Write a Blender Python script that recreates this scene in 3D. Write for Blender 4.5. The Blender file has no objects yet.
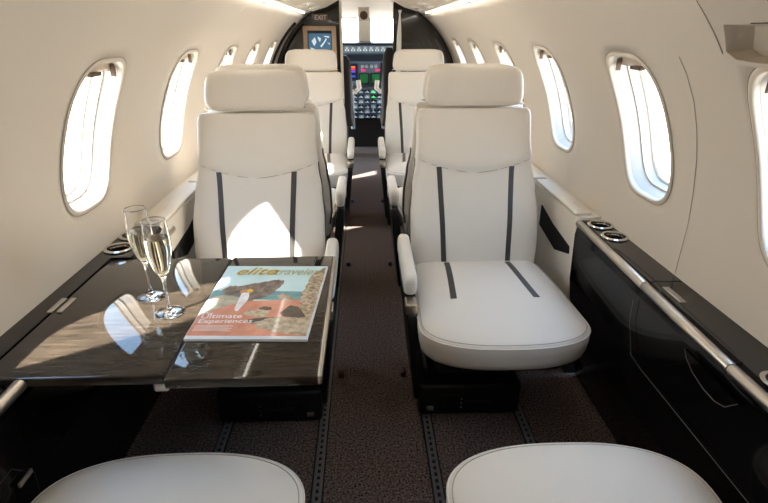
import bpy, bmesh, math, random
from mathutils import Vector, Matrix
random.seed(4)
SC = bpy.context.scene
COL = SC.collection
PI = math.pi

# ------------------------------------------------------------------ materials
def srgb(c):
    return tuple(((x/12.92) if x <= .04045 else ((x+.055)/1.055)**2.4) for x in [v/255. for v in c])

def mat(name, rgb, rough=.5, metal=0., bump=0., bscale=200., var=0., vscale=8., coat=0., spec=.5, emit=None, estr=0.,
        rgb2=None, stretch=None, trans=0., ior=1.45):
    m = bpy.data.materials.new(name); m.use_nodes = True
    nt = m.node_tree; b = nt.nodes['Principled BSDF']
    c = srgb(rgb)
    b.inputs['Base Color'].default_value = (*c, 1)
    b.inputs['Roughness'].default_value = rough
    b.inputs['Metallic'].default_value = metal
    b.inputs['Coat Weight'].default_value = coat
    b.inputs['Coat Roughness'].default_value = .03
    b.inputs['Specular IOR Level'].default_value = spec
    b.inputs['Transmission Weight'].default_value = trans
    b.inputs['IOR'].default_value = ior
    if emit:
        b.inputs['Emission Color'].default_value = (*srgb(emit), 1)
        b.inputs['Emission Strength'].default_value = estr
    if var or bump or rgb2:
        tc = nt.nodes.new('ShaderNodeTexCoord'); mp = nt.nodes.new('ShaderNodeMapping')
        nt.links.new(tc.outputs['Object'], mp.inputs['Vector'])
        if stretch: mp.inputs['Scale'].default_value = stretch
    if var or rgb2:
        n = nt.nodes.new('ShaderNodeTexNoise'); n.inputs['Scale'].default_value = vscale; n.inputs['Detail'].default_value = 6
        nt.links.new(mp.outputs['Vector'], n.inputs['Vector'])
        r = nt.nodes.new('ShaderNodeValToRGB')
        c2 = srgb(rgb2) if rgb2 else tuple(x*(1-var) for x in c)
        r.color_ramp.elements[0].color = (*c2, 1); r.color_ramp.elements[1].color = (*c, 1)
        r.color_ramp.elements[0].position = .35; r.color_ramp.elements[1].position = .65
        nt.links.new(n.outputs['Fac'], r.inputs['Fac']); nt.links.new(r.outputs['Color'], b.inputs['Base Color'])
    if bump:
        n2 = nt.nodes.new('ShaderNodeTexNoise'); n2.inputs['Scale'].default_value = bscale; n2.inputs['Detail'].default_value = 3
        nt.links.new(mp.outputs['Vector'], n2.inputs['Vector'])
        bp = nt.nodes.new('ShaderNodeBump'); bp.inputs['Strength'].default_value = bump; bp.inputs['Distance'].default_value = .002
        nt.links.new(n2.outputs['Fac'], bp.inputs['Height']); nt.links.new(bp.outputs['Normal'], b.inputs['Normal'])
    return m

M = {}
M['wall'] = mat('cream_wall_liner', (222, 211, 195), .55, bump=.05, bscale=600)
M['ceiling'] = mat('cream_headliner', (222, 212, 197), .6, bump=.05, bscale=600)
M['valance'] = mat('cream_valance', (222, 210, 192), .5)
M['leather'] = mat('cream_leather', (231, 224, 213), .42, bump=.12, bscale=420, var=.012, vscale=12)
M['piping'] = mat('seam_thread', (172, 160, 144), .6)
M['leather_ledge'] = mat('ledge_leather', (227, 218, 203), .45, bump=.08, bscale=420)
M['strip'] = mat('gunmetal_leather', (60, 57, 57), .35, spec=.6)
M['lacquer'] = mat('dark_lacquer', (44, 39, 36), .05, coat=0., rgb2=(34, 30, 27), vscale=26, stretch=(1, .12, 1))
M['table'] = mat('table_lacquer', (60, 52, 43), .04, coat=0., spec=.6, rgb2=(36, 31, 26), vscale=60, stretch=(.2, 1.6, 1))
M['black'] = mat('black_lacquer', (14, 13, 13), .09, spec=.22)
M['bulk'] = mat('bulkhead_black', (24, 20, 17), .12, coat=.5)
M['seam'] = mat('dark_seam', (12, 11, 11), .6)
M['plastic'] = mat('dark_plastic', (20, 18, 18), .45, bump=.1, bscale=500)
M['plastic2'] = mat('charcoal_plastic', (38, 36, 36), .4)
M['chrome'] = mat('polished_chrome', (215, 212, 206), .12, metal=1.)
M['satin'] = mat('satin_nickel', (200, 192, 180), .3, metal=1.)
M['cupin'] = mat('cup_interior', (90, 84, 78), .25, metal=.8)
M['carpet'] = mat('carpet', (142, 124, 116), .95, bump=1., bscale=300, rgb2=(50, 43, 40), vscale=150, spec=.1)
M['track'] = mat('track_metal', (112, 108, 106), .4, metal=.1)
M['white'] = mat('white_trim', (240, 236, 228), .4)
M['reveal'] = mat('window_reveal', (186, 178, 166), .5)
M['shade'] = mat('shade_fabric', (214, 200, 182), .6)
M['brown'] = mat('brown_latch', (104, 80, 60), .4)
M['wood'] = mat('monitor_wood', (214, 186, 156), .35, rgb2=(196, 166, 136), vscale=40, stretch=(1, 1, .2), coat=.3)
M['ip'] = mat('instrument_panel', (96, 116, 138), .5)
M['ipdark'] = mat('instrument_dark', (34, 44, 58), .3)
M['ipgrey'] = mat('instrument_grey', (150, 166, 180), .5)
M['light'] = mat('wash_light', (255, 250, 240), .5, emit=(255, 250, 242), estr=6.)
M['floorlight'] = mat('aisle_peg', (66, 30, 28), .4)
M['floorlight2'] = mat('aisle_peg_blue', (60, 66, 96), .4)
M['signplate'] = mat('sign_plate', (120, 92, 66), .4)
M['paper'] = mat('paper', (236, 234, 230), .5)
M['red'] = mat('red_ink', (200, 60, 60), .6)
def emis(n, rgb, s): return mat(n, rgb, .3, emit=rgb, estr=s)
M['e_red'] = emis('lit_red', (230, 40, 90), 1.2); M['e_green'] = emis('lit_green', (30, 110, 60), .14)
M['e_green2'] = emis('lit_green_key', (80, 240, 120), 1.2)
M['e_blue'] = emis('lit_blue', (50, 80, 220), .9); M['e_or'] = emis('lit_orange', (240, 110, 60), .9)
M['e_map'] = emis('map_blue', (74, 116, 150), .35); M['e_white'] = emis('map_white', (200, 214, 214), .6)
M['e_grey'] = emis('lit_keys', (170, 190, 205), .6)

def glass_mat(name, tint=(1, 1, 1), ior=1.3, pw_=4., k_=.75):
    m = bpy.data.materials.new(name); m.use_nodes = True; nt = m.node_tree; nt.nodes.clear()
    o = nt.nodes.new('ShaderNodeOutputMaterial'); mx = nt.nodes.new('ShaderNodeMixShader')
    t = nt.nodes.new('ShaderNodeBsdfTransparent'); g = nt.nodes.new('ShaderNodeBsdfGlossy')
    lw = nt.nodes.new('ShaderNodeLayerWeight'); lw.inputs['Blend'].default_value = .5
    pw = nt.nodes.new('ShaderNodeMath'); pw.operation = 'POWER'; pw.inputs[1].default_value = pw_
    fr = nt.nodes.new('ShaderNodeMath'); fr.operation = 'MULTIPLY_ADD'; fr.inputs[1].default_value = k_; fr.inputs[2].default_value = (ior-1)*.09
    nt.links.new(lw.outputs['Facing'], pw.inputs[0]); nt.links.new(pw.outputs[0], fr.inputs[0])
    t.inputs['Color'].default_value = (*tint, 1); g.inputs['Roughness'].default_value = .02
    nt.links.new(fr.outputs[0], mx.inputs[0]); nt.links.new(t.outputs[0], mx.inputs[1]); nt.links.new(g.outputs[0], mx.inputs[2])
    nt.links.new(mx.outputs[0], o.inputs[0]); return m
M['pane'] = glass_mat('window_pane')
M['glass'] = mat('crystal', (255, 255, 255), .0, trans=1., ior=1.45)
M['wine'] = mat('champagne', (255, 252, 232), .0, trans=1., ior=1.2)

# ------------------------------------------------------------------ mesh helpers
class MB:
    def __init__(s): s.v = []; s.f = []; s.mi = []; s.m = 0
    def vert(s, p): s.v.append(tuple(p)); return len(s.v)-1
    def face(s, idx): s.f.append(tuple(idx)); s.mi.append(s.m)
    def poly(s, pts): s.face([s.vert(p) for p in pts])
    def box(s, x0, x1, y0, y1, z0, z1, T=None):
        c = [(x, y, z) for z in (z0, z1) for y in (y0, y1) for x in (x0, x1)]
        if T: c = [T @ Vector(p) for p in c]
        i = [s.vert(p) for p in c]
        for q in ((0, 2, 3, 1), (4, 5, 7, 6), (0, 1, 5, 4), (2, 6, 7, 3), (0, 4, 6, 2), (1, 3, 7, 5)): s.face([i[k] for k in q])
    def loft(s, rings, cap0=True, cap1=True, closed=True):
        R = [[s.vert(p) for p in r] for r in rings]; n = len(R[0])
        for a, b in zip(R, R[1:]):
            for k in range(n if closed else n-1):
                s.face((a[k], a[(k+1) % n], b[(k+1) % n], b[k]))
        if cap0: s.face(R[0][::-1])
        if cap1: s.face(R[-1])
    def tube(s, pts, r, n=8, closed=False):
        P = [Vector(p) for p in pts]; m = len(P); rings = []
        prev = None
        for i in range(m):
            a = P[i-1] if (i > 0 or closed) else P[i]; b = P[(i+1) % m] if (i < m-1 or closed) else P[i]
            t = (b-a).normalized()
            if prev is None:
                u = t.orthogonal().normalized()
            else:
                u = (prev - t*prev.dot(t)).normalized()
            prev = u; w = t.cross(u)
            rr = r(i/(m-1)) if callable(r) else r
            rings.append([P[i]+(u*math.cos(2*PI*k/n)+w*math.sin(2*PI*k/n))*rr for k in range(n)])
        if closed: rings.append(rings[0])
        s.loft(rings, not closed, not closed)
    def lathe(s, prof, n=40, c=(0, 0, 0), cap=False):
        rings = [[(c[0]+r*math.cos(2*PI*k/n), c[1]+r*math.sin(2*PI*k/n), c[2]+z) for k in range(n)] for r, z in prof]
        s.loft(rings, cap, cap)
    def prism_y(s, prof, y0, y1, cap=True):       # profile of (x,z) extruded along y
        s.loft([[(x, y0, z) for x, z in prof], [(x, y1, z) for x, z in prof]], cap, cap)
    def prism_z(s, prof, z0, z1):
        s.loft([[(x, y, z0) for x, y in prof], [(x, y, z1) for x, y in prof]])
    def build(s, name, mats, parent=None, smooth=False, bevel=0, seg=3, loc=None, kind=None, angle=40):
        me = bpy.data.meshes.new(name); me.from_pydata(s.v, [], s.f)
        if not isinstance(mats, (list, tuple)): mats = [mats]
        for m in mats: me.materials.append(m)
        for p, i in zip(me.polygons, s.mi): p.material_index = min(i, len(mats)-1)
        bm = bmesh.new(); bm.from_mesh(me)
        bmesh.ops.remove_doubles(bm, verts=bm.verts, dist=1e-5)
        bmesh.ops.recalc_face_normals(bm, faces=bm.faces)
        bm.to_mesh(me); bm.free()
        o = bpy.data.objects.new(name, me); COL.objects.link(o)
        if bevel:
            b = o.modifiers.new('bevel', 'BEVEL'); b.width = bevel; b.segments = seg; b.limit_method = 'ANGLE'; b.angle_limit = math.radians(35)
            b.harden_normals = False; smooth = True
        if smooth:
            for p in me.polygons: p.use_smooth = True
            me.set_sharp_from_angle(angle=math.radians(angle)) if not bevel else None
        if parent: o.parent = parent
        if loc: o.location = loc
        if kind: o['kind'] = kind
        return o

def tag(o, label, cat, group=None, kind=None):
    o['label'] = label; o['category'] = cat
    if group: o['group'] = group
    if kind: o['kind'] = kind
    return o
def empty(name, loc=(0, 0, 0), rz=0, kind=None):
    o = bpy.data.objects.new(name, None); COL.objects.link(o); o.location = loc; o.rotation_euler.z = rz
    o.empty_display_size = .05
    if kind: o['kind'] = kind
    return o
def copy_tree(o, parent=None):
    c = o.copy(); COL.objects.link(c); c.parent = parent
    for ch in [x for x in bpy.data.objects if x.parent == o]: copy_tree(ch, c)
    return c
def lerp(a, b, t): return a+(b-a)*t
def interp(tab, x):
    if x <= tab[0][0]: return tab[0][1]
    for (a, u), (b, v) in zip(tab, tab[1:]):
        if x <= b:
            t = (x-a)/(b-a); t = t*t*(3-2*t); return lerp(u, v, t)
    return tab[-1][1]
def se(t, n):      # superellipse direction
    c, s_ = math.cos(t), math.sin(t)
    return (math.copysign(abs(c)**(2/n), c), math.copysign(abs(s_)**(2/n), s_))

# ------------------------------------------------------------------ fuselage shell
ZC, R = .73, .81
PH0, PH1 = math.asin((.58-ZC)/R), math.radians(53)
WP0, WP1 = math.asin((.805-ZC)/R), math.asin((1.190-ZC)/R)
WPC = (WP0+WP1)/2; WPH = (WP1-WP0)/2
HW = .131
def cyl(side, ph, y, r=R): return (side*r*math.cos(ph), y, ZC+r*math.sin(ph))
Y0, Y1 = -1.0, 4.85
CEN = {1: [-.5, .15, .84, 1.435, 2.125, 2.80, 3.49, 4.17], -1: [-.6, .09, .81, 1.44, 2.13, 2.81, 3.45, 4.14]}
NW = 72
WSH = {1: .002, -1: -.016}
def wout(side, yc, k, sc=1., r=R):
    a, b = se(2*PI*k/NW, 3.6)
    return cyl(side, WPC+WSH[side]+b*WPH*sc, yc+a*(HW*sc if sc <= 1 else HW+(sc-1)*.2), r)
def wall(side):
    mb = MB(); cs = CEN[side]
    bounds = [Y0]+[(a+b)/2 for a, b in zip(cs, cs[1:])]+[4.56]
    NS = 18
    for yc, ya, yb in zip(cs, bounds, bounds[1:]):
        # rectangle boundary points, NS per side
        rect = []
        for i in range(NS): rect.append((lerp(ya, yb, i/NS), PH0))
        for i in range(NS): rect.append((yb, lerp(PH0, PH1, i/NS)))
        for i in range(NS): rect.append((lerp(yb, ya, i/NS), PH1))
        for i in range(NS): rect.append((ya, lerp(PH1, PH0, i/NS)))
        rings = []
        inner = []
        for y, p in rect:
            a = math.atan2((p-WPC)/WPH, (y-yc)/HW)
            c, s_ = math.cos(a), math.sin(a); n = 3.6
            rr = (abs(c)**n+abs(s_)**n)**(-1/n)
            inner.append((yc+c*rr*HW, WPC+WSH[side]+s_*rr*WPH))
        for j in range(7):
            t = j/6
            rings.append([cyl(side, lerp(i_[1], o_[1], t), lerp(i_[0], o_[0], t)) for i_, o_ in zip(inner, rect)])
        mb.loft(rings, False, False)
    mb.loft([[cyl(side, lerp(PH0, PH1, j/18), y) for j in range(19)] for y in (4.56, Y1)], False, False, closed=False)
    o = mb.build('wall_left' if side < 0 else 'wall_right', M['wall'], smooth=True, kind='structure')
    sd = o.modifiers.new('thick', 'SOLIDIFY'); sd.thickness = .02; sd.offset = 1 
    return o, mb
def orient_outwards(o):   # make the normals point away from the axis so that Solidify grows outwards
    bm = bmesh.new(); bm.from_mesh(o.data)
    for f in bm.faces:
        c = f.calc_center_median(); rad = Vector((c.x, 0, c.z-ZC))
        if f.normal.dot(rad) < 0: f.normal_flip()
    bm.to_mesh(o.data); bm.free()
for sd_ in (-1, 1):
    o, _ = wall(sd_); orient_outwards(o)
# ceiling
mb = MB()
mb.loft([[cyl(1, lerp(PH1, PI-PH1, j/30), y) for j in range(31)] for y in [lerp(Y0, Y1, i/12) for i in range(13)]], False, False, closed=False)
o = mb.build('ceiling', M['ceiling'], smooth=True, kind='structure'); orient_outwards(o)
sdm = o.modifiers.new('thick', 'SOLIDIFY'); sdm.thickness = .02; sdm.offset = 1
# floor
mb = MB(); mb.box(-.86, .86, Y0, 6.7, -.04, 0); mb.build('floor', M['carpet'], kind='structure')
# aft wall
mb = MB(); prof = [(-.86, 0), (.86, 0), (.86, .6)]+[(R*math.cos(a)*1.03, ZC+R*math.sin(a)*1.03) for a in [lerp(-.15, PI+.15, i/24) for i in range(25)]]+[(-.86, .6)]
mb.prism_y(prof, Y0-.04, Y0); mb.build('wall_back', M['wall'], kind='structure')

# windows
def window(idx, side, yc):
    e = empty('window_%d' % idx, kind='structure')
    mb = MB()
    rings = [[wout(side, yc, k, sc, r) for k in range(NW)] for sc, r in
             ((1.055, R-.0005), (1.05, R-.003), (1.015, R-.0045), (1.0, R-.003), (.995, R+.004), (.985, R+.012))]
    mb.loft(rings, False, False); mb.build('window_frame', M['wall'], e, smooth=True, angle=60)
    mb = MB()
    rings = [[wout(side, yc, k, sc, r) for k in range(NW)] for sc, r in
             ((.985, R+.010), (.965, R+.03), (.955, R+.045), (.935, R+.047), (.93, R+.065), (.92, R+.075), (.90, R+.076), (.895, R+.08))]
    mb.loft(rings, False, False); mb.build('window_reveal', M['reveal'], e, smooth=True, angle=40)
    mb = MB()
    # seal line between frame and reveal
    mb.tube([wout(side, yc, k, 1.062, R-.0012) for k in range(NW)], .0014, 5, closed=True)
    mb.build('window_seal', M['piping'], e)
    mb = MB()
    rings = [[wout(side, yc, k, 0.90*t, R+.079) for k in range(NW)] for t in (1, .8, .6, .4, .2, .02)]
    mb.loft(rings, False, True); mb.build('window_pane', M['pane'], e, smooth=True)
    mb = MB()
    mb.tube([wout(side, yc, k, .932, R+.046) for k in range(NW)], .0011, 5, closed=True)
    mb.tube([wout(side, yc, k, .908, R+.0745) for k in range(NW)], .0011, 5, closed=True)
    mb.build('reveal_gasket', M['shade'], e)
    # shade, almost fully raised
    mb = MB(); rr = R+.034; rows = []
    lo = .74 if (yc > .5) else -.95      # unseen shades behind the camera, lowered to block stray sun patches
    for j in range(6 if yc > .5 else 21):
        b = lerp(.94, lo, j/(5 if yc > .5 else 20)); hw = HW*.93*(1-abs(b)**3.6)**(1/3.6)
        rows.append([cyl(side, WPC+WSH[side]+b*WPH, yc+lerp(-hw, hw, i/12), rr+.012*(0 if j < 5 else 0)) for i in range(13)])
    mb.loft(rows, False, False, closed=False)
    sh = mb.build('window_shade', M['shade'], e, smooth=True)
    s2 = sh.modifiers.new('t', 'SOLIDIFY'); s2.thickness = .004; s2.offset = 0
    mb = MB(); c = Vector(cyl(side, WPC+WSH[side]+.76*WPH, yc, rr-.01))
    mb.box(c.x-.008, c.x+.008, c.y-.028, c.y+.028, c.z-.006, c.z+.004)
    mb.build('shade_latch', M['brown'], e, bevel=.002)
    mb = MB(); c = Vector(cyl(side, WPC+WSH[side]+.80*WPH, yc+HW*.72, R+.02))
    mb.box(c.x-.006, c.x+.006, c.y-.003, c.y+.003, c.z-.018, c.z+.014)
    mb.build('shade_track_end', M['brown'], e)
wi = 1
for sd_ in (-1, 1):
    for yc in CEN[sd_]:
        window(wi, sd_, yc); wi += 1
# curved seam line in the liner of the right wall
mb = MB()
mb.tube([cyl(1, math.asin((z-ZC)/R), y, R-.0004) for y, z in ((1.158, 1.202), (1.157, 1.164), (1.162, 1.11), (1.176, 1.042), (1.191, .968), (1.207, .876), (1.214, .794), (1.217, .655))], .0009, 5)
mb.build('trim_1', M['piping'], kind='structure')

# ------------------------------------------------------------------ ceiling valances and bulkheads
for side in (-1, 1):
    e = empty('ceiling_valance', (side*.38, 1.8, 1.42)); ox, oy, oz = e.location
    mb = MB()
    prof = [(.468, 1.402), (.462, 1.388), (.43, 1.388), (.30, 1.425), (.20, 1.475), (.19, 1.53), (.30, 1.485), (.46, 1.41)]
    prof = [(side*x-ox, z-oz) for x, z in prof]
    mb.prism_y(prof, Y0-oy+.01, 4.38-oy); mb.build('valance_panel', M['valance'], e)
    mb = MB(); mb.prism_y([(side*x-ox, z-oz) for x, z in ((.475, 1.3865), (.458, 1.386), (.458, 1.3795), (.473, 1.3795))], Y0-oy+.02, 4.30-oy)
    mb.build('wash_light', M['light'], e)
    for yy in (.45, 1.9, 2.75, 3.5, 4.0):
        for dy in (-.05, .05):
            mb = MB(); c = Vector((side*.365-ox, yy+dy-oy, 1.4045-oz)); T = Matrix.Translation(c) @ Matrix.Rotation(side*.277, 4, 'Y')
            ring = [[tuple(T @ Vector((r*math.cos(2*PI*k/16), r*math.sin(2*PI*k/16), z))) for k in range(16)] for r, z in ((.024, 0), (.022, -.004), (.015, -.004), (.012, .0))]
            mb.loft(ring, False, True); mb.build('spotlight', M['chrome'], e, smooth=True)
        mb = MB(); T = Matrix.Translation(Vector((side*.365-ox, yy-oy, 1.4045-oz))) @ Matrix.Rotation(side*.277, 4, 'Y')
        mb.box(-.045, .045, -.13, .13, -.002, 0, T); mb.build('service_panel', M['white'], e, bevel=.001, seg=1)
    tag(e, 'cream overhead valance with spotlights running along the %s side of the ceiling' % ('left' if side < 0 else 'right'), 'ceiling panel')

def arc_pts(side, z0, xin, r=R-.002, n=24):
    pts = []
    p0 = math.asin((z0-ZC)/r); p1 = math.acos(xin/r)
    for i in range(n+1):
        p = lerp(p0, p1, i/n); pts.append((side*r*math.cos(p), ZC+r*math.sin(p)))
    return pts
# right divider
mb = MB(); prof = [(.240, 0), (.80, 0)]+arc_pts(1, .62, .240)
mb.prism_y(prof, 4.72, 4.76)
o = mb.build('cabin_divider', M['bulk']); tag(o, 'glossy black cabin divider behind the right far seat', 'divider')
# left closet divider
mb = MB(); prof = [(-.215, 0), (-.80, 0)]+arc_pts(-1, .62, .215)
mb.prism_y(prof, 4.72, 4.76)
o = mb.build('cabin_divider', M['bulk']); tag(o, 'dark brown cabin divider carrying the framed monitor', 'divider')
mb = MB(); pts = [cyl(-1, lerp(math.radians(8), math.radians(47), i/20), 4.42, R-.008) for i in range(21)]
mb.tube(pts, .012, 8); o = mb.build('trim_2', M['seam'], smooth=True, kind='structure')
mb = MB(); mb.box(-.215, -.196, 4.70, 4.80, .02, 1.48); mb.build('trim_3', M['valance'], kind='structure', bevel=.004)
mb = MB(); mb.box(.233, .242, 4.70, 4.80, .02, 1.47); mb.build('trim_4', M['bulk'], kind='structure')
# light curtain strap gathered at the right edge of the cockpit doorway
mb = MB()
mb.loft([[(.285-.02*(1.4-z)+w*math.cos(a), 4.645+.008*math.sin(a), z) for a in [2*PI*k/12 for k in range(12)]] for z, w in ((1.415, .016), (1.385, .007), (1.33, .012), (1.25, .018), (1.14, .021), (.9, .022), (.6, .022))])
o = mb.build('gathered_curtain', M['white'], smooth=True); tag(o, 'thin white gathered curtain at the right edge of the cockpit doorway', 'curtain')

# monitor
e = empty('wall_monitor', (-.383, 4.70, 1.17)); tag(e, 'small monitor in pale wood frame showing a blue map', 'monitor')
mb = MB()
W_, H_ = .137, .125
for x0, x1, z0, z1 in ((-W_, -W_+.036, -.3, H_), (W_-.036, W_, -.3, H_), (-W_+.036, W_-.036, H_-.034, H_), (-W_+.036, W_-.036, -.3, -.088)):
    mb.box(x0, x1, -.02, .018, z0, z1)
mb.build('monitor_frame', M['wood'], e, bevel=.003, seg=2)
mb = MB(); mb.box(-W_+.036, W_-.036, 0, .018, -.088, H_-.034); mb.build('bezel', M['ipdark'], e)
mb = MB(); mb.box(-.095, .095, -.003, -.0005, -.068, .068)
scr = mb.build('screen', M['e_map'], e)
mb = MB()
for pts in (((-.07, .01), (-.04, .04), (-.03, .00), (-.05, -.03)), ((-.02, .045), (.01, .03), (.0, .0), (-.012, .02)), ((.0, -.03), (.03, .0), (.05, .03), (.06, .028), (.035, -.01), (.012, -.04)),
            ((.03, .05), (.075, .048), (.08, .035), (.045, .04)), ((-.08, -.04), (-.05, -.05), (-.045, -.06), (-.08, -.055)), ((.06, .0), (.085, -.01), (.08, -.02))):
    mb.poly([(x, -.0036, z) for x, z in pts])
mb.build('map_shapes', M['e_white'], scr)

def text(s, size, loc, rot, m, parent, name, shear=0., extr=.0004, align='LEFT', width=None, sx=1.):
    c = bpy.data.curves.new(name, 'FONT'); c.body = s; c.size = size; c.extrude = extr; c.shear = shear; c.align_x = align; c.offset = size*.012 if name == 'title_lettering' else 0
    tmp = bpy.data.objects.new(name+'_c', c); COL.objects.link(tmp)
    bpy.context.view_layer.update()
    me = bpy.data.meshes.new_from_object(tmp.evaluated_get(bpy.context.evaluated_depsgraph_get()))
    bpy.data.objects.remove(tmp)
    o = bpy.data.objects.new(name, me); COL.objects.link(o); me.materials.clear(); me.materials.append(m)
    o.location = loc; o.rotation_euler = rot; o.scale = (sx, 1, 1); o.parent = parent; return o

e = empty('exit_sign', (-.37, 4.712, 1.362)); tag(e, 'small brown exit sign above the framed monitor', 'sign')
mb = MB(); mb.box(-.06, .06, -.012, .008, -.026, .026); mb.build('sign_plate', M['signplate'], e, bevel=.003, seg=2)
text('EXIT', .05, (0, -.0135, -.0175), (PI/2, 0, 0), M['paper'], e, 'lettering', align='CENTER')

# ------------------------------------------------------------------ cockpit
mb = MB()
mb.loft([[cyl(1, lerp(-.15, PI+.15, j/40), y, .80) for j in range(41)] for y in (4.76, 5.4, 6.1, 6.72)], False, False, closed=False)
o = mb.build('wall_cockpit', M['ceiling'], smooth=True, kind='structure'); orient_outwards(o)
s2 = o.modifiers.new('t', 'SOLIDIFY'); s2.thickness = .02; s2.offset = 1
mb = MB()   # windshield surround
mb.box(-.83, .83, 6.62, 6.66, 0, 1.13); mb.box(-.83, .83, 6.62, 6.66, 1.405, 1.56)
mb.box(-.83, -.66, 6.62, 6.66, 1.13, 1.405); mb.box(.66, .83, 6.62, 6.66, 1.13, 1.405)
mb.build('wall_front', M['ceiling'], kind='structure')
mb = MB(); mb.box(-.075, .075, 6.58, 6.66, 1.13, 1.41); mb.build('trim_5', M['white'], kind='structure', bevel=.02)
for i, (a, b) in enumerate(((-.66, -.085), (.085, .66))):
    e = empty('window_%d' % (17+i), kind='structure')
    mb = MB(); mb.box(a, b, 6.635, 6.64, 1.13, 1.405); mb.build('window_pane', M['pane'], e)
    mb = MB()
    for q in ((a, a+.012, 1.13, 1.405), (b-.012, b, 1.13, 1.405), (a, b, 1.393, 1.405)): mb.box(q[0], q[1], 6.60, 6.634, q[2], q[3])
    mb.build('window_frame', M['white'], e)
mb = MB(); mb.loft([[(x, 4.80, 1.51), (x, 5.6, 1.47), (x, 6.4, 1.41), (x, 6.62, 1.405), (x, 6.62, 1.43), (x, 4.80, 1.527)] for x in (-.34, .34)])
mb.build('ceiling_cockpit', M['ceiling'], kind='structure')
e = empty('dome_lamp', (-.01, 5.6, 1.47)); tag(e, 'round dark dome lamp on the cockpit ceiling', 'lamp')
mb = MB(); mb.box(-.055, .055, -.03, .06, -.125, .02); mb.build('lamp_housing', M['white'], e, bevel=.012)
mb = MB(); mb.loft([[(r*math.cos(2*PI*k/20), -.03-d, -.07+r*math.sin(2*PI*k/20)) for k in range(20)] for r, d in ((.04, 0), (.036, .012), (.022, .018), (.004, .02))])
mb.build('lamp_lens', M['brown'], e, smooth=True)

e = empty('instrument_panel', (0, 6.3, 0)); tag(e, 'blue grey cockpit instrument panel with screens and lit buttons', 'instrument panel')
mb = MB(); mb.box(-.66, .66, 0, .30, .62, 1.10); mb.build('panel_body', M['ip'], e, bevel=.01)
mb = MB(); mb.loft([[(x, -.02, 1.10), (x, -.03, 1.135), (x, .1, 1.15), (x, .30, 1.13), (x, .30, 1.09)] for x in (-.66, .66)]); mb.build('glareshield', M['ipdark'], e)
mb = MB(); mb.box(-.26, .40, -.03, 0, 1.03, 1.11); cp = mb.build('control_strip', M['ip'], e, bevel=.004)
for i in range(9):
    mb = MB(); x = -.23+i*.068; mb.box(x, x+.056, -.036, -.029, 1.045, 1.1); mb.m = 1
    for j in range(3): mb.box(x+.006+j*.015, x+.016+j*.015, -.04, -.035, 1.053+(j % 2)*.02, 1.07+(j % 2)*.02)
    mb.build('selector_keys', [M['ipgrey'], M['e_white']], cp)
mb = MB(); mb.box(-.3, .42, -.012, 0, .94, 1.01); mb.build('lower_strip', M['ipdark'], e, bevel=.004)
def screen(x0, x1, z0, z1, m, name='display', pat=None, y=-.012):
    mb = MB(); mb.box(x0-.012, x1+.012, y, 0, z0-.012, z1+.012); mb.m = 1; mb.box(x0, x1, y-.004, y, z0, z1)
    o = mb.build(name, [M['ipdark'], m], e)
    return o
screen(-.17, -.10, .74, .90, M['ipdark']); 
for k, (mm, dz) in enumerate(((M['e_or'], .87), (M['e_blue'], .82), (M['e_red'], .845), (M['e_blue'], .77))):
    mb = MB(); mb.box(-.16, -.115, -.019, -.016, dz, dz+.016); mb.build('display_symbol', mm, e)
screen(.19, .27, .73, .91, M['ipdark'])
for k in range(4):
    mb = MB(); mb.box(.20, .25-.01*k, -.019, -.016, .76+.035*k, .768+.035*k); mb.build('display_symbol', M['e_grey'], e)
screen(-.06, .03, .70, .80, M['e_green']); screen(.075, .165, .70, .80, M['e_green'])
for x in (-.045, .12):
    mb = MB(); mb.box(x, x+.045, -.02, 0, .835, .855); mb.build('warning_light', M['e_red'], e)
for i in range(4):
    mb = MB(); n = 14; cx = -.03+i*.05
    mb.loft([[(cx+r*math.cos(2*PI*k/n), -d, .885+r*math.sin(2*PI*k/n)) for k in range(n)] for r, d in ((.02, 0), (.02, .012), (.012, .016))]); mb.build('round_gauge', M['ipgrey'], e)
mb = MB(); mb.box(-.19, .29, -.22, .02, .34, .66); ped = mb.build('centre_pedestal', M['ip'], e, bevel=.02)
mb = MB(); mb.box(-.24, .34, -.20, .30, 0, .62); mb.build('dark_gap_box', M['plastic'], e)  # added black box, its colour stands in for the dark floor gap below the pedestal
for r_ in range(6):
    for c_ in range(6):
        x = -.15+c_*.07; z = .63-r_*.055
        mb = MB(); mb.box(x, x+.055, -.232, -.22, z-.02, z+.02); mb.m = 1
        for j in range(3): mb.box(x+.006+j*.016, x+.017+j*.016, -.236, -.231, z-.012, z-.002+(j % 2)*.01)
        mb.build('radio_module', [M['ipdark'] if (r_+c_) % 3 else M['ipgrey'], M['e_green2'] if (r_, c_) in ((0, 3), (1, 3)) else M['e_grey']], ped)
for dx in (-.03, .03):
    mb = MB(); mb.tube([(.05+dx, -.22, .42), (.05+dx, -.30, .47), (.05+dx, -.31, .48)], .01, 8); mb.build('throttle_lever', M['ipgrey'], ped, smooth=True)

def yoke(x, lab):
    e = empty('control_yoke', (x, 6.0, .22)); tag(e, lab, 'control yoke')
    mb = MB(); mb.tube([(0, .06, 0), (0, .0, .30), (0, -.02, .42)], .022, 10); mb.build('column', M['ipgrey'], e, smooth=True)
    mb = MB(); mb.tube([(-.07, -.03, .54), (-.08, -.03, .46), (-.04, -.03, .42), (.04, -.03, .42), (.08, -.03, .46), (.07, -.03, .54)], .026, 10); mb.build('handle', M['white'], e, smooth=True)
yoke(-.15, 'white handled control yoke left of the cockpit pedestal'); yoke(.20, 'white handled control yoke right of the cockpit pedestal')

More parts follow.
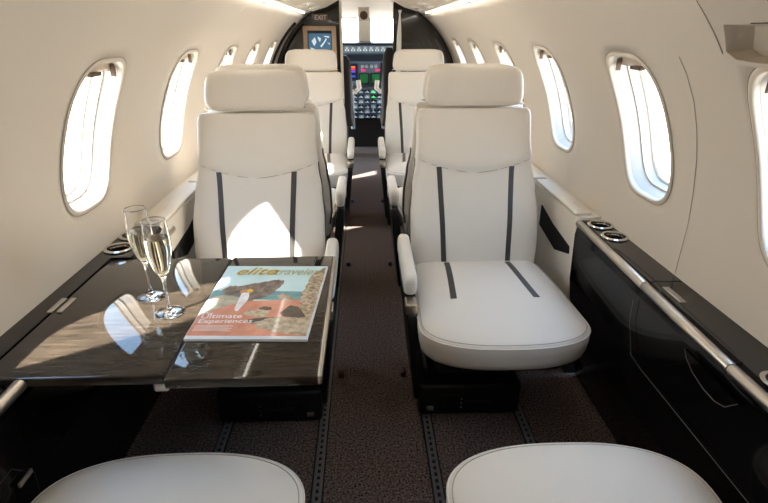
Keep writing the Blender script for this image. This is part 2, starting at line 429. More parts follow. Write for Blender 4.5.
def pilot_seat(x, top, lab):
    e = empty('pilot_seat', (x, 5.45, 0)); tag(e, lab, 'pilot seat')
    mb = MB(); rings = []
    for i in range(14):
        t = i/13; z = lerp(.42, top, t); w = .22*(1-.14*t**4)*(1 if i < 13 else .9); rings.append([(w*se(2*PI*k/28, 4)[0], -.02-.1*t+.055*se(2*PI*k/28, 4)[1], z) for k in range(28)])
    mb.loft(rings); mb.build('backrest', M['plastic'], e, smooth=True)
    mb = MB(); mb.box(-.22, .22, 0, .42, .34, .46); mb.build('seat', M['plastic'], e, bevel=.03)
    mb = MB(); mb.box(-.15, .15, .05, .35, 0, .34); mb.build('pedestal', M['plastic2'], e, bevel=.01)
pilot_seat(-.350, 1.04, 'black pilot seat left of the cockpit aisle'); pilot_seat(.375, 1.115, 'black pilot seat right of the cockpit aisle')

# ------------------------------------------------------------------ floor tracks and aisle lights
def track(x, lab, y0=-.9, y1=4.6):
    e = empty('seat_track', (x, 0, 0)); tag(e, lab, 'seat track', 'seat tracks in the carpet')
    mb = MB(); mb.box(-.019, .019, y0, y1, 0, .002); mb.build('track_bed', M['seam'], e)
    mb = MB(); mb.box(-.0135, -.005, y0, y1, .002, .006); mb.box(.005, .0135, y0, y1, .002, .006)
    y = y0
    while y < min(y1, 2.0):
        mb.box(-.007, .007, y, y+.011, .002, .0055); y += .0254
    mb.build('track_rail', M['track'], e)
track(-.175, 'metal seat track at the left edge of the aisle'); track(.183, 'metal seat track at the right edge of the aisle')
track(-.505, 'metal seat track below the folding table on the window side'); track(.515, 'metal seat track under the right seats on the window side')
for i, y in enumerate((1.68, 2.73, 3.94)):
    for s_ in (-1, 1):
        mb = MB(); mb.box(-.011, .011, -.016, .016, 0, .024)
        o = mb.build('aisle_light', M['floorlight' if i == 0 else 'floorlight2'], bevel=.005, loc=(s_*.121-.003, y, 0))
        tag(o, '%s aisle light peg on the carpet, %s side, %s pair' % ('reddish' if i == 0 else 'bluish', 'left' if s_ < 0 else 'right', ('nearest', 'middle', 'farthest')[i]), 'floor light', 'aisle lights on the carpet')

# ------------------------------------------------------------------ seats
def backw(z): return interp([(.38, .232), (.50, .247), (.60, .247), (.70, .238), (.79, .225), (.86, .220), (.95, .219), (.975, .214), (.985, .20)], z)
def backt(z): return interp([(.38, .045), (.50, .055), (.7, .05), (.93, .045), (.97, .038), (.985, .018)], z)
def backfront(z): return .195+(z-.44)*.345-.012*math.exp(-((z-.58)/.10)**2)
def seamz(x): return .757+.048*(min(abs(x), .23)/.22)**1.6
def bfy(x, z, off=0.):
    w, t = backw(z), backt(z); n = 4.2
    y = backfront(z)+t-t*max(0, 1-(min(abs(x)/w, 1))**n)**(1/n)
    s_ = (z-seamz(x))/.018; s_ = max(0, min(1, s_)); y -= .009*s_
    return y-off
CB = []
for i in range(49):
    t = PI+PI*i/48; a, b = se(t, 2.5); CB.append((.262*a, -.235+.145*b))
CB += [(.259, -.12), (.255, 0), (.245, .12), (.238, .19), (.225, .225), (.19, .24), (0, .24), (-.19, .24), (-.225, .225), (-.238, .19), (-.245, .12), (-.255, 0), (-.259, -.12)]
CC = (0, -.06)
def cush_s(x, y):
    dx, dy = x-CC[0], y-CC[1]; best = 1e9
    for (ax, ay), (bx, by) in zip(CB, CB[1:]+CB[:1]):
        ex, ey = bx-ax, by-ay; den = dx*ey-dy*ex
        if abs(den) < 1e-9: continue
        t = ((ax-CC[0])*ey-(ay-CC[1])*ex)/den; u = ((ax-CC[0])*dy-(ay-CC[1])*dx)/den
        if t > 0 and -1e-6 <= u <= 1+1e-6: best = min(best, t)
    return 1/best
def cush_h(s_): return .422+.030*(1-s_**5)
def sc(ring, k): return [(CC[0]+(x-CC[0])*k, CC[1]+(y-CC[1])*k) for x, y in ring]

def make_seat(a):     # a = side of the aisle armrest (+1 = +x)
    e = empty('cabin_armchair')
    # cushion
    mb = MB(); rings = []
    for z, k in ((.338, .90), (.340, .955), (.347, .975), (.365, .99), (.39, 1.0), (.412, 1.0), (.420, .992)): rings.append([(x, y, z) for x, y in sc(CB, k)])
    for k in (.975, .94, .88, .8, .65, .45, .25, .08): rings.append([(x, y, cush_h(k)) for x, y in sc(CB, k)])
    mb.loft(rings); c = mb.build('seat_cushion', M['leather'], e, smooth=True, angle=80)
    mb = MB(); mb.tube([(x, y, .419) for x, y in sc(CB, .996)], .0028, 6, closed=True); mb.build('cushion_piping', M['leather'], c, smooth=True)
    mb = MB(); mb.tube([(x, y, cush_h(.965)+.0002) for x, y in sc(CB, .965)], .0011, 5, closed=True); mb.build('cushion_seam', M['piping'], c, smooth=True)
    for s_ in (-1, 1):
        mb = MB(); rows = []
        for i in range(15):
            t = i/14; y = lerp(.17, -.125, t); xc = s_*lerp(.116, .137, t**1.3)
            rows.append([(xc+dx, y, cush_h(cush_s(xc+dx, y))+dz) for dx, dz in ((-.0115, -.002), (-.0095, .0016), (.0095, .0016), (.0115, -.002))])
        mb.loft(rows); mb.build('cushion_strip', M['strip'], c, smooth=True)
    # backrest
    mb = MB(); zs = [.38, .39, .41]+[.43+.0115*i for i in range(46)]+[.955, .963, .970, .976, .981, .984, .985]
    zs = sorted(set([z for z in zs if z <= .985])); N = 88; rings = []
    for z in zs:
        w, t = backw(z), backt(z); yc = backfront(z)+t; ring = []
        for k in range(N):
            p, q = se(2*PI*k/N, 4.2); x = w*p; y = yc+t*q
            if q < 0: y -= .009*max(0, min(1, (z-seamz(x))/.018))*min(1, -q*1.6)
            ring.append((x, y, z))
        rings.append(ring)
    mb.loft(rings); b = mb.build('backrest', M['leather'], e, smooth=True, angle=75)
    mb = MB(); mb.tube([(x, bfy(x, seamz(x)+.001)+.0004, seamz(x)+.001) for x in [lerp(-.216, .216, i/40) for i in range(41)]], .0017, 5); mb.build('yoke_seam', M['piping'], b, smooth=True)
    for s_ in (-1, 1):
        mb = MB(); rows = []
        for i in range(23):
            t = i/22; z = lerp(.425, 1.0, t); xc = s_*(.123+.016*((z-.425)/.36)**1.2)
            if z > seamz(xc)+.001: break
            rows.append([(xc+dx, bfy(xc, z, d), z) for dx, d in ((-.0105, -.002), (-.009, .0022), (.009, .0022), (.0105, -.002))])
        zt = seamz(xc); rows.append([(xc+dx, bfy(xc, zt-.002, d), zt) for dx, d in ((-.0105, -.002), (-.009, .0022), (.009, .0022), (.0105, -.002))])
        mb.loft(rows); mb.build('backrest_strip', M['strip'], b, smooth=True)
        # dark inlay along the flank of the backrest
        mb = MB(); rows = []
        for i in range(17):
            z = lerp(.42, .80, i/16); w = backw(z)+.0015; yc = backfront(z)+backt(z)+.012; h = .019*(1-.5*(i/16)**3)
            rows.append([(s_*(w-.006), yc-h, z), (s_*(w+.0015), yc-h*.8, z), (s_*(w+.0015), yc+h*.8, z), (s_*(w-.006), yc+h, z)])
        mb.loft(rows); mb.build('side_inlay', M['strip'], b, smooth=True)
    # headrest
    mb = MB(); rings = []; N = 72; nz = 22
    for i in range(nz+1):
        t = i/nz; z = lerp(.988, 1.136, t); u = 2*t-1
        prof = max(0, 1-abs(u)**3.4)**(1/3.4); prof = max(prof, .12)
        w = lerp(.193, .175, t)*(1-(1-prof)*.42); th = .041*(.25+.75*prof); yc = .418+.005*t
        rings.append([(w*se(2*PI*k/N, 3.2)[0], yc+th*se(2*PI*k/N, 2.8)[1], z) for k in range(N)])
    mb.loft(rings); h = mb.build('headrest', M['leather'], e, smooth=True, angle=80)
    mb = MB(); zz = 1.0; 
    mb.tube([(.190*se(2*PI*k/48, 3.2)[0], .419+.039*se(2*PI*k/48, 2.8)[1], .999) for k in range(48)], .0022, 6, closed=True); mb.build('headrest_piping', M['leather'], h, smooth=True)
    mb = MB(); mb.tube([(-.08, .42, .95), (-.08, .42, 1.01)], .006, 8); mb.tube([(.08, .42, .95), (.08, .42, 1.01)], .006, 8); mb.build('headrest_posts', M['satin'], e, smooth=True)
    # armrest on the aisle side
    mb = MB(); x0, x1 = sorted((a*.258, a*.303)); rows = []
    for y, zt, zb, k in ((-.152, .522, .492, .55), (-.145, .538, .478, .85), (-.13, .547, .472, 1), (-.05, .551, .470, 1), (.08, .556, .472, 1), (.18, .560, .476, 1), (.20, .553, .482, .85), (.207, .54, .50, .5)):
        xm = (x0+x1)/2; hw = (x1-x0)/2*k; zm = (zt+zb)/2; hz = (zt-zb)/2
        rows.append([(xm+hw*se(2*PI*q/24, 3.4)[0], y, zm+hz*se(2*PI*q/24, 3.4)[1]) for q in range(24)])
    mb.loft(rows); ar = mb.build('armrest', M['leather'], e, smooth=True, angle=80)
    mb = MB(); xa, xb = sorted((a*.262, a*.299)); mb.box(xa, xb, -.185, -.125, .425, .462); mb.build('recline_button_block', M['satin'], ar, bevel=.005)
    mb = MB(); mb.loft([[(x-a*.045*(1-z/.47), y, z) for y, z in ((-.12, .47), (.20, .47), (.22, .20), (.20, .05), (-.13, .05), (-.17, .24), (-.195, .38), (-.185, .425), (-.125, .43))] for x in (xa, xb)]); mb.build('armrest_panel', M['plastic'], e, bevel=.008)
    # pan and base
    mb = MB(); mb.box(-.205, .205, -.25, .22, .245, .335); mb.build('seat_pan', M['plastic'], e, bevel=.02)
    mb = MB(); c0, c1 = sorted((a*.225, -a*.10)); mb.box(c0+.02, c1-.02, -.10, .20, .12, .26); mb.build('pedestal', M['plastic2'], e, bevel=.01)
    mb = MB(); c0, c1 = sorted((a*.245, -a*.11)); mb.box(c0, c1, -.165, .24, .008, .135); bs = mb.build('seat_base', M['plastic'], e, bevel=.012)
    mb = MB(); mb.box(c0+.07, c1-.08, -0.173, -0.164, .05, .10); mb.build('base_recess', M['seam'], bs, bevel=.003)
    mb = MB(); mb.box(c0+.16, c0+.255, -0.178, -0.171, .066, .076); mb.build('adjust_lever', M['plastic2'], bs, bevel=.002)
    mb = MB(); x = a*.205; mb.box(x-.012, x+.012, -0.173, -0.164, .035, .05); mb.build('track_latch', M['satin'], bs, bevel=.002)
    for k in range(3):
        mb = MB(); mb.box(c0+.145, c0+.149, -0.175, -0.172, .045+k*.018, .05+k*.018); mb.build('rivet', M['satin'], bs)
    return e
SP = make_seat(1); SM = make_seat(-1)
used = set()
def seat(proto, x, y, rz, lab, onlybase=False):
    o = proto if proto.name not in used else copy_tree(proto)
    used.add(proto.name); used.add(o.name); o.location = (x, y, 0); o.rotation_euler.z = rz; o.scale = (1, 1, 1)
    tag(o, lab, 'armchair', 'cream leather cabin seats'); return o
seat(SP, -.424, 1.585, 0, 'cream leather cabin seat facing us behind the folding table on the left').scale = (1, 1, .988)
seat(SM, .400, 1.60, 0, 'cream leather cabin seat facing us on the right, full cushion in view')
seat(SM, -.422, 2.55, PI, 'cream seat mostly hidden behind the left seat at the table, facing away')
seat(SP, .40, 2.55, PI, 'cream seat mostly hidden behind the large right seat, facing away')
seat(SP, -.395, 3.53, 0, 'far left cream seat facing us in front of the framed monitor')
seat(SM, .378, 3.53, 0, 'far right cream seat facing us in front of the black divider')
# nearest pair: the backrests are beside and behind the photographer, outside the frame
for proto, x, lab in ((SM, -.408, 'nearest cream seat cushion at the bottom left, in front of the table'), (SP, .392, 'nearest cream seat cushion at the bottom right')):
    o = seat(proto, x, .48, PI, lab)
    for ch in [c for c in bpy.data.objects if c.parent == o]:
        if ch.name.split('.')[0] in ('backrest', 'headrest', 'headrest_posts', 'armrest', 'armrest_panel'):
            for g in [c for c in bpy.data.objects if c.parent == ch]: bpy.data.objects.remove(g)
            bpy.data.objects.remove(ch)

# ------------------------------------------------------------------ side ledges
YE = 1.655
def ledge(side):
    e = empty('side_ledge', (side*.75, .3, 0)); ox = side*.75; oy = .3
    X = lambda x: side*x-ox
    Yf = lambda y: y-oy
    cups = ((.769, 1.495), (.769, 1.60)) if side > 0 else ((.762, 1.455), (.762, 1.56))
    cr = .0355
    mb = MB()
    full = [(.702, .65), (.692, .642), (.684, .60), (.690, .43), (.75, .20), (.80, 0), (.85, 0), (.85, .58), (.806, .65)]
    def seg(prof, y0, y1):
        mb.loft([[(X(x), Yf(y0), z) for x, z in prof], [(X(x), Yf(y1), z) for x, z in prof]], True, True, closed=False)
    ycut = cups[0][1]-.055
    topx0, topx1 = .702, .806
    def top(y0, y1, x0=.702): mb.poly([(X(x0), Yf(y0), .65), (X(topx1), Yf(y0), .65), (X(topx1), Yf(y1), .65), (X(x0), Yf(y1), .65)])
    if side > 0:
        seg(full, Y0, YE); top(Y0, ycut)
    else:
        seg(full, Y0, .80); seg(full, 1.39, YE); top(Y0, .80); top(1.39, ycut)
        nar = [(.757, .65), (.757, .60), (.705, .58), (.692, .43), (.75, .20), (.80, 0), (.85, 0), (.85, .58), (.806, .65)]
        seg(nar, .80, 1.39); top(.80, 1.39, .757)
    # top with round holes for the cups
    y = ycut
    for i, (cx, cy) in enumerate(cups):
        y1 = (cups[0][1]+cups[1][1])/2 if i == 0 else YE
        N = 10; rect = []
        for k in range(N): rect.append((lerp(topx0, topx1, k/N), y))
        for k in range(N): rect.append((topx1, lerp(y, y1, k/N)))
        for k in range(N): rect.append((lerp(topx1, topx0, k/N), y1))
        for k in range(N): rect.append((topx0, lerp(y1, y, k/N)))
        inn = []
        for (px, py) in rect:
            a = math.atan2(py-cy, px-cx); inn.append((cx+cr*math.cos(a), cy+cr*math.sin(a)))
        mb.loft([[(X(p[0]), Yf(p[1]), .65) for p in inn], [(X(p[0]), Yf(p[1]), .65) for p in rect]], False, False)
        y = y1
    lb_ = mb.build('ledge_body', [M['lacquer'], M['black']], e)
    for p_ in lb_.data.polygons:
        if p_.center.z < .649: p_.material_index = 1
    for cx, cy in cups:
        mb = MB(); mb.lathe([(cr-.001, -.001), (cr+.006, .0005), (cr+.007, .004), (cr+.003, .007), (cr-.003, .006), (cr-.004, 0), (cr-.005, -.004)], 48, (X(cx), Yf(cy), .65))
        rg = mb.build('cup_holder', M['chrome'], e, smooth=True)
        mb = MB(); mb.lathe([(cr-.004, .003), (cr-.005, -.055), (.001, -.056)], 48, (X(cx), Yf(cy), .65)); mb.build('cup_well', M['cupin'], rg, smooth=True)
        for k in range(8):
            mb = MB(); a = 2*PI*k/8+.2; p = Vector((X(cx)+math.cos(a)*(cr-.006), Yf(cy)+math.sin(a)*(cr-.006), .640)); mb.box(p.x-.003, p.x+.003, p.y-.003, p.y+.003, p.z-.01, p.z+.008)
            mb.build('cup_grip', M['chrome'], rg)
    # nickel rail
    segs = ((Y0+.01, .812), (.815, 1.17), (1.173, 1.652)) if side > 0 else ((Y0+.01, .816), (1.40, 1.652))
    for a, b in segs:
        mb = MB(); rows = []
        for y in (a, a+.002, b-.002, b):
            k = .93 if y in (a, b) else 1
            rows.append([(X(.691 if side > 0 else .672)+0.0125*k*math.cos(q), Yf(y), .641+0.0125*k*math.sin(q)) for q in [2*PI*j/24 for j in range(24)]])
        mb.loft(rows); mb.build('grab_rail', M['satin'], e, smooth=True, angle=50)
    def line(pts, name='panel_seam', m='seam', r=.0011):
        mb = MB(); mb.tube([(X(p[0]), Yf(p[1]), p[2]) for p in pts], r, 5); mb.build(name, M[m], e)
    if side > 0:
        line([(.697, 1.40, .6502), (.727, 1.40, .6502), (.737, 1.38, .6502), (.735, 1.18, .6502), (.803, 1.178, .6502)])
        line([(.697, 1.176, .6502), (.735, 1.178, .6502)]); line([(.735, 1.178, .6502), (.724, .84, .6502), (.722, .826, .6502), (.697, .82, .6502)])
        mb = MB(); mb.box(X(.733), X(.750), Yf(1.066), Yf(1.145), .6495, .6525); mb.build('sliding_latch', M['satin'], e, bevel=.0012)
        # seams on the face of the panel and the scooped pull
        line([(.6835, 1.20, .585), (.686, 1.20, .52), (.688, 1.16, .435), (.6895, 1.10, .43), (.6895, .1, .43)], m='track', r=.0008)
        pts = [(xx, yy, zz) for yy, zz in ((.945, .600), (.935, .585), (.905, .568), (.86, .558), (.82, .558), (.79, .568), (.76, .600)) for xx in [.6835+(.60-zz)*.035]]
        mb = MB(); mb.loft([[(X(x-.0025), Yf(y), z) for x, y, z in pts], [(X(x+.004), Yf(y), z) for x, y, z in pts]]); mb.build('pull_recess', M['black'], e)
        line([(p[0]-.003, p[1], p[2]) for p in pts], 'pull_edge', 'track', .0008)
        mb = MB(); mb.lathe([(.024, 0), (.033, .001), (.034, .004), (.030, .006), (.025, .005), (.024, .001)], 36, (X(.745), Yf(.755), .65)); rg = mb.build('socket_ring', M['chrome'], e, smooth=True)
        mb = MB(); mb.lathe([(.0245, .001), (.001, .0012)], 24, (X(.745), Yf(.755), .65)); mb.build('socket_cap', M['seam'], rg)
    else:
        line([(.697, .50, .6502), (.757, .52, .6502), (.757, 1.385, .6504)])
        for q in (.735, .757):
            mb = MB(); x0, x1 = sorted((X(q-.006), X(q+.006))); mb.box(x0, x1, Yf(1.072), Yf(1.14), .6495, .6535); mb.build('sliding_latch', M['satin'], e, bevel=.0012)
        mb = MB(); mb.box(*sorted((X(.683), X(.678))), Yf(.745), Yf(.785), .457, .467)
        mb.build('name_plate', M['satin'], e, bevel=.001)
        line([(.6868, .1, .50), (.6868, .75, .50), (.690, .80, .44), (.72, .83, .31)], m='plastic2')
    if side > 0:      # the ledge narrows slightly towards its far end
        def warp(p_):
            for ch in [c for c in bpy.data.objects if c.parent == p_]:
                for v in ch.data.vertices:
                    wx, wy = v.co.x+ox, v.co.y+oy
                    v.co.x += .026*max(0, min(1, (wy-.75)/.85))*max(0, min(1, (.727-wx)/.022))
                warp(ch)
        warp(e)
    tag(e, 'glossy dark side ledge with nickel rail and two cup holders, %s' % ('right of the nearest seats' if side > 0 else 'left, beside the folding table'), 'side ledge')
    return e
ledge(1); ledge(-1)

def cream_ledge(side):
    e = empty('padded_side_ledge', (side*.74, 1.67, 0)); ox = side*.74; oy = 1.67
    sh_ = .014 if side > 0 else 0
    X = lambda x: side*(x+(sh_ if x < .74 else 0))-ox
    y0, y1 = .0, 3.02
    mb = MB(); prof = [(.712, .655), (.704, .648), (.71, .30), (.84, .30), (.84, .60), (.805, .655)]
    mb.loft([[(X(x), y, z) for x, z in prof] for y in (y0, y1)]); mb.build('ledge_body', M['leather_ledge'], e, bevel=.003, seg=2)
    mb = MB(); prof = [(.72, .30), (.76, 0), (.84, 0), (.84, .30)]; mb.loft([[(X(x), y, z) for x, z in prof] for y in (y0, y1)]); mb.build('kick_panel', M['plastic'], e)
    for a, b in ((.02, .47), (.50, 1.30), (1.34, 2.1), (2.14, 2.9)):
        mb = MB(); xa, xb = sorted((X(.702), X(.775))); mb.box(xa, xb, a, b, .654, .668); mb.build('armrest_pad', M['leather_ledge'], e, bevel=.006)
        mb = MB(); mb.box(*sorted((X(.735), X(.760))), a+.05, a+.12, .6675, .6690); mb.build('pad_tab', M['valance'], e)
    # dark wedge shaped slot in the inner face
    for yb in (0, .95, 1.9):
        pts = [(.7005, y_+yb, z_) for y_, z_ in ((.03, .505), (.035, .532), (.22, .553), (.36, .585), (.36, .50), (.16, .468))]
        mb = MB(); mb.loft([[(X(x), y, z) for x, y, z in pts], [(X(x+.012), y, z) for x, y, z in pts]]); mb.build('vent_slot', M['seam'], e)
    tag(e, 'cream leather padded ledge along the %s wall beyond the dark ledge' % ('left' if side < 0 else 'right'), 'padded ledge')
cream_ledge(1); cream_ledge(-1)

# ------------------------------------------------------------------ folding table
e = empty('folding_table', (-.44, 1.09, .65)); tag(e, 'glossy dark folding table with two leaves, pulled out on the left', 'table')
def leaf(x0, x1, y0, y1, nm, r=.012):
    mb = MB(); mb.box(x0+.44, x1+.44, y0-1.09, y1-1.09, -.022, .0)
    return mb.build(nm, M['table'], e, bevel=.004, seg=3)
leaf(-.753, -.4095, .822, 1.378, 'table_leaf'); leaf(-.4045, -.116, .808, 1.382, 'table_leaf')
mb = MB(); mb.box(-.116+.44, -.108+.44, -.28, .29, -.02, -.001); mb.build('edge_trim', M['satin'], e, bevel=.0015)
mb = MB(); mb.box(.0305, .0355, -.265, .286, -.020, -.004); mb.build('hinge_gap', M['seam'], e)
mb = MB(); mb.tube([(-.01, -.235, -.034), (.10, -.235, -.034), (.13, -.20, -.030)], .006, 8); mb.build('support_arm', M['satin'], e, smooth=True)
mb = MB(); mb.box(.0, .03, -.255, -.215, -.05, -.022); mb.build('hinge_block', M['satin'], e, bevel=.006)
mb = MB(); mb.box(-.30, .20, -.16, -.12, -.055, -.022); mb.box(-.30, .20, .14, .18, -.055, -.022); mb.build('slide_rail', M['plastic2'], e)

# ------------------------------------------------------------------ champagne flutes
def flute(x, y, lab, level):
    e = empty('champagne_flute', (x, y, .65)); tag(e, lab, 'champagne glass', 'champagne flutes on the table')
    tab = [(.082, .0040), (.093, .0075), (.105, .015), (.125, .0215), (.150, .0262), (.175, .0272), (.200, .0258), (.2290, .0240)]
    def rad(z):      # smooth bowl radius
        for q in range(len(tab)-1):
            if z <= tab[q+1][0] or q == len(tab)-2: break
        p0, p1, p2, p3 = tab[max(q-1, 0)], tab[q], tab[q+1], tab[min(q+2, len(tab)-1)]
        t = (z-p1[0])/(p2[0]-p1[0]); h = p2[0]-p1[0]
        m1 = (p2[1]-p0[1])/(p2[0]-p0[0])*h if p2 != p0 else 0; m2 = (p3[1]-p1[1])/(p3[0]-p1[0])*h
        return (2*t**3-3*t*t+1)*p1[1]+(t**3-2*t*t+t)*m1+(-2*t**3+3*t*t)*p2[1]+(t**3-t*t)*m2
    outer_ = [(rad(z), z) for z in [.084+(.2285-.084)*q/48 for q in range(49)]]
    inner_ = [(rad(z)-.0010, z) for z in [.2285-(.2285-.100)*q/44 for q in range(45)]]
    prof = [(.0005, .0015), (.018, .0008), (.030, .0004), (.0325, .0012), (.0325, .0025), (.026, .0042), (.018, .006), (.012, .0085), (.0075, .0115), (.0055, .016), (.0042, .024), (.0037, .035), (.0036, .05), (.0037, .07)]+outer_
    prof += [(rad(.2285)-.0001, .2289), (rad(.2285)-.0005, .2292), (rad(.2285)-.0009, .2289)]+inner_+[(.006, .0985), (.0005, .0975)]
    mb = MB(); mb.lathe(prof, 48); mb.build('glass_body', M['glass'], e, smooth=True, angle=180)
    pl = [(.0004, .0990), (.0058, .1000)]+[(rad(z)-.0013, z) for z in [.104+(level-.104)*q/30 for q in range(31)]]+[(rad(level)-.0020, level+.0001), (.0004, level)]
    mb = MB(); mb.lathe(pl, 48); mb.build('champagne', M['wine'], e, smooth=True, angle=50)
flute(-.477, 1.061, 'front champagne flute standing beside the magazine on the table', .188)
flute(-.548, 1.142, 'rear champagne flute standing behind the other on the table', .172)

# ------------------------------------------------------------------ magazine
c00, c10, c11, c01 = [Vector((*p, 0)) for p in ((-.407, .94), (-.147, .928), (-.126, 1.294), (-.400, 1.306))]
mc = (c00+c10+c11+c01)/4
e = empty('magazine', (mc.x, mc.y, .6502)); tag(e, 'glossy travel magazine with a beach cover on the table', 'magazine')
def uv(u, v, z):
    p = (c00*(1-u)+c10*u)*(1-v)+(c01*(1-u)+c11*u)*v - mc
    return (p.x, p.y, z)
T_ = .0065
mb = MB(); mb.loft([[uv(u, v, z) for u, v in ((0, 0), (1, 0), (1, 1), (0, 1))] for z in (0, T_-.0006)]); mb.build('pages', M['paper'], e)
CM = {}
def cm(n, rgb, rgb2, vs=60, st=None):
    rgb = tuple(min(250, x*1.1) for x in rgb); rgb2 = tuple(min(250, x*1.1) for x in rgb2)
    CM[n] = mat('cover_'+n, rgb, .28, rgb2=rgb2, vscale=vs, stretch=st, coat=.4)
cm('sky', (196, 222, 224), (184, 212, 216), 10); cm('sea', (92, 150, 156), (72, 126, 134), 60, (.3, 2, 1)); cm('slab', (128, 112, 100), (74, 62, 56), 70)
cm('hill', (176, 168, 146), (140, 134, 116), 60); cm('sand', (206, 140, 112), (186, 116, 92), 24); cm('rock', (196, 176, 146), (110, 92, 74), 90)
cm('shadow', (84, 66, 54), (60, 46, 38), 60); cm('boulder', (190, 174, 148), (140, 124, 102), 80); cm('dress', (236, 234, 230), (206, 204, 204), 60)
cm('hat', (232, 190, 50), (212, 168, 40), 60); cm('skin', (196, 140, 110), (180, 124, 98), 60); cm('white', (250, 246, 240), (246, 240, 234), 60)
cm('gold', (196, 160, 44), (170, 136, 30), 60); cm('thin', (176, 170, 130), (170, 160, 120), 60); cm('border', (206, 214, 232), (206, 214, 232), 10)
layers = []
def clip(p): return (min(.995, max(.005, p[0])), min(.995, max(.012, p[1])))
mb = MB(); mlist = []
def lay(name, poly, dens=False):
    poly = [clip(p) for p in poly]
    if CM[name] not in mlist: mlist.append(CM[name])
    mb.m = mlist.index(CM[name]); k = len(layers); layers.append(name)
    mb.poly([uv(u, v, T_+.00006*k) for u, v in poly])
lay('border', [(0, 0), (1, 0), (1, 1), (0, 1)])
lay('sky', [(0, .03), (.985, .03), (.985, 1), (0, 1)])
lay('sea', [(0, .50), (.985, .44), (.985, .585), (0, .60)])
lay('hill', [(0, .25), (.0, .50), (.05, .51), (.115, .532), (.20, .52), (.272, .496), (.33, .46), (.45, .455), (.45, .40)])
lay('sand', [(.0, .25), (.16, .36), (.314, .438), (.42, .455), (.525, .458), (.7, .475), (.876, .47), (.985, .42), (.985, .03), (0, .03)])
def rough(poly, amp=.012, seed=1, sub=4):
    rnd = random.Random(seed); out = []
    for (a, b), (c, d) in zip(poly, poly[1:]+poly[:1]):
        for i in range(sub):
            t = i/sub; j = amp if i else 0
            out.append((lerp(a, c, t)+rnd.uniform(-j, j), lerp(b, d, t)+rnd.uniform(-j, j)))
    return out
lay('slab', rough([(.081, .606), (.135, .672), (.20, .66), (.326, .70), (.438, .737), (.55, .76), (.62, .754), (.63, .706), (.578, .591), (.506, .50), (.40, .451), (.33, .455), (.343, .497), (.239, .522), (.123, .543)], .010, 2))
lay('boulder', rough([(.612, .535), (.658, .562), (.772, .501), (.769, .447), (.663, .454)], .006, 3))
lay('rock', rough([(.86, .80), (.90, .90), (.985, .97), (.985, .23), (.941, .234), (.872, .249), (.86, .363), (.825, .519), (.85, .63)], .010, 4))
lay('shadow', rough([(.694, .295), (.77, .396), (.844, .373), (.938, .249), (.898, .225), (.762, .247)], .006, 5))
lay('shadow', rough([(.40, .20), (.55, .235), (.673, .246), (.60, .19), (.50, .165)], .006, 6))
lay('boulder', rough([(.372, .291), (.432, .335), (.544, .343), (.611, .31), (.585, .245), (.424, .259)], .008, 7))
lay('boulder', rough([(.50, .17), (.592, .22), (.696, .246), (.876, .233), (.985, .25), (.985, .034), (.81, .05), (.675, .087), (.557, .121)], .008, 8))
lay('shadow', rough([(.50, .345), (.53, .38), (.60, .37), (.62, .335), (.56, .33)], .005, 9))
lay('dress', [(.278, .555), (.30, .575), (.346, .565), (.36, .52), (.367, .461), (.345, .39), (.325, .315), (.30, .31), (.285, .36), (.282, .443)])
lay('skin', [(.255, .59), (.29, .61), (.35, .60), (.345, .565), (.29, .56), (.275, .545)])
lay('skin', [(.285, .32), (.31, .32), (.31, .285), (.285, .28)])
lay('hat', [(.31, .605), (.34, .622), (.375, .60), (.37, .57), (.33, .575)])
mb.build('cover', mlist, e)
ang = math.atan2(c10.y-c00.y, c10.x-c00.x)*.6
def mt(s, u, v, size, m, nm, shear=.0, sx=1.):
    p = uv(u, v, T_+.0014); return text(s, size, p, (0, 0, ang), CM[m], e, nm, shear, extr=.00005, sx=sx)
mt('elite', .11, .84, .064, 'gold', 'title_lettering', .35, .98)
mt('traveler', .49, .84, .058, 'thin', 'subtitle_lettering', .35, .64)
mt('The', .035, .268, .015, 'white', 'cover_line', 0, 1); mt('Ultimate', .035, .222, .027, 'white', 'cover_line', .0, 1.0)
mt('Experiences', .035, .165, .025, 'white', 'cover_line', 0, 1.0)
mt('2015', .035, .135, .013, 'white', 'cover_line', 0, 1) if False else None
mb = MB()
for k in range(5): mb.poly([uv(u, v, T_+.0015) for u, v in ((.035, .088-.014*k+.045), (.35-.03*(k % 2), .088-.014*k+.045), (.35-.03*(k % 2), .092-.014*k+.045), (.035, .092-.014*k+.045))])
mb.build('small_print', CM['white'], e)

# ------------------------------------------------------------------ overhead recess panel on the right
e = empty('overhead_recess_panel', (.60, .75, 1.28)); tag(e, 'cream wall panel with a recessed handle pocket at the top right', 'wall panel')
ox, oy, oz = .60, .75, 1.28
def cp(s_, t, d=0.):   # s_ along y (world), t = height z (world); d = inward offset
    ph = math.asin((t-ZC)/(R-d)); p = cyl(1, ph, s_, R-d); return (p[0]-ox, p[1]-oy, p[2]-oz)
def zc_(y): return interp([(.3, 1.208), (.9, 1.213), (.985, 1.222)], y)
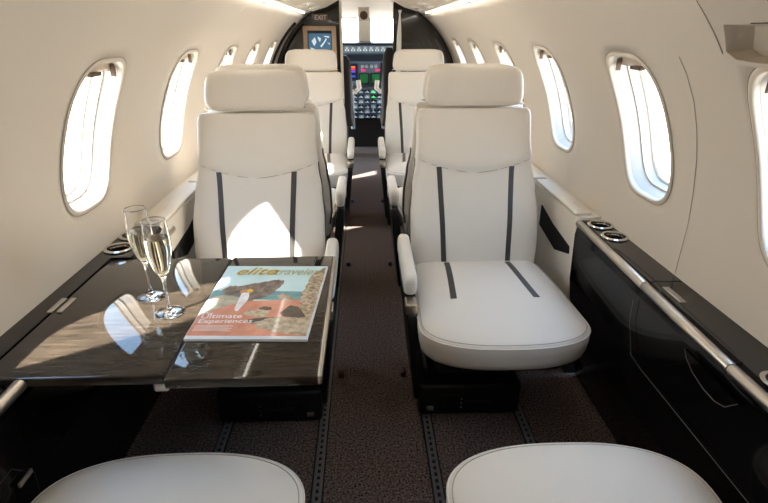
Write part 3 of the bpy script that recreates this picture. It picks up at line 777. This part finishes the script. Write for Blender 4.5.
# outline in (y,z)
ring_o = []; ring_i = []
outer = [(.30, 1.34), (.30, 1.196), (.86, 1.196), (.915, 1.200), (.937, 1.214), (.915, 1.34)]
inner = [(.34, 1.259), (.34, 1.204), (.85, 1.204), (.90, 1.207), (.918, 1.219), (.886, 1.261)]
def dens(poly, n=10):
    out = []
    for (a, b), (c, d) in zip(poly, poly[1:]+poly[:1]):
        for i in range(n): out.append((lerp(a, c, i/n), lerp(b, d, i/n)))
    return out
O_, I_ = dens(outer), dens(inner)
mb = MB()
mb.loft([[cp(y, z, -.0) for y, z in O_], [cp(y, z, .036) for y, z in O_], [cp(lerp(a[0], b[0], .06), lerp(a[1], b[1], .06), .038) for a, b in zip(O_, I_)],
         [cp(y, z, .038) for y, z in I_], [cp(lerp(y, .65, .03), lerp(z, 1.245, .15), .004) for y, z in I_]], False, True)
mb.build('panel_shell', M['wall'], e, smooth=True, angle=35)
mb = MB(); mb.tube([cp(y, z, .0) for y, z in [(.30, 1.196), (.86, 1.196), (.915, 1.200), (.938, 1.214), (.917, 1.33)]], .0015, 6); mb.tube([cp(y, z, .0385) for y, z in [(.928+(.904-.928)*i/10, 1.216+.11*i/10) for i in range(11)]], .0012, 6); mb.build('panel_gap', M['piping'], e)
mb = MB(); mb.loft([[cp(y, z, d) for y, z in ((.74, 1.222), (.802, 1.222), (.806, 1.240), (.74, 1.240))] for d in (.006, .0075)]); lb = mb.build('placard', M['paper'], e)
mb = MB(); mb.loft([[cp(y, z, d) for y, z in ((.755, 1.227), (.79, 1.227), (.79, 1.230), (.755, 1.230))] for d in (.0076, .008)]); mb.build('placard_print', M['red'], lb)
mb = MB(); mb.loft([[cp(y, z, d) for y, z in ((.60, 1.261), (.82, 1.261), (.82, 1.2625), (.60, 1.2625))] for d in (.0375, .0388)]); mb.build('release_slot', M['seam'], e)

# ------------------------------------------------------------------ light
w = bpy.data.worlds.new('world'); SC.world = w; w.use_nodes = True; nt = w.node_tree
bg = nt.nodes['Background']; tc = nt.nodes.new('ShaderNodeTexCoord'); sp = nt.nodes.new('ShaderNodeSeparateXYZ'); rp = nt.nodes.new('ShaderNodeValToRGB')
mr = nt.nodes.new('ShaderNodeMapRange'); mr.inputs[1].default_value = -1; mr.inputs[2].default_value = 1
nt.links.new(tc.outputs['Generated'], sp.inputs[0]); nt.links.new(sp.outputs['Z'], mr.inputs[0]); nt.links.new(mr.outputs[0], rp.inputs[0]); nt.links.new(rp.outputs[0], bg.inputs['Color'])
el = rp.color_ramp.elements; el[0].position = 0; el[0].color = (.85, .82, .76, 1); el[1].position = .47; el[1].color = (1., .98, .95, 1)
a = el.new(.54); a.color = (1, 1, 1, 1); a = el.new(.68); a.color = (.50, .72, .95, 1); a = el.new(1.); a.color = (.25, .48, .9, 1)
bg.inputs['Strength'].default_value = 6.5
s = bpy.data.lights.new('sun', 'SUN'); s.energy = 34; s.angle = math.radians(1.4); s.color = (1, .95, .87)
so = bpy.data.objects.new('sun', s); COL.objects.link(so)
so.rotation_euler = Vector((.41, .37, -.58)).to_track_quat('-Z', 'Y').to_euler()

# ------------------------------------------------------------------ camera
P = math.radians(23.09); YW = math.radians(2.15)
cam = bpy.data.cameras.new('camera'); co = bpy.data.objects.new('camera', cam); COL.objects.link(co)
cam.sensor_width = 36; cam.lens = 515/768*36; cam.clip_start = .01
co.location = (-.02, 0, 1.25); co.rotation_euler = (PI/2-P, 0, -YW)
SC.camera = co
vs = SC.view_settings; vs.view_transform = 'Standard'; vs.look = 'None'; vs.exposure = .40; vs.gamma = 1; vs.use_curve_mapping = False
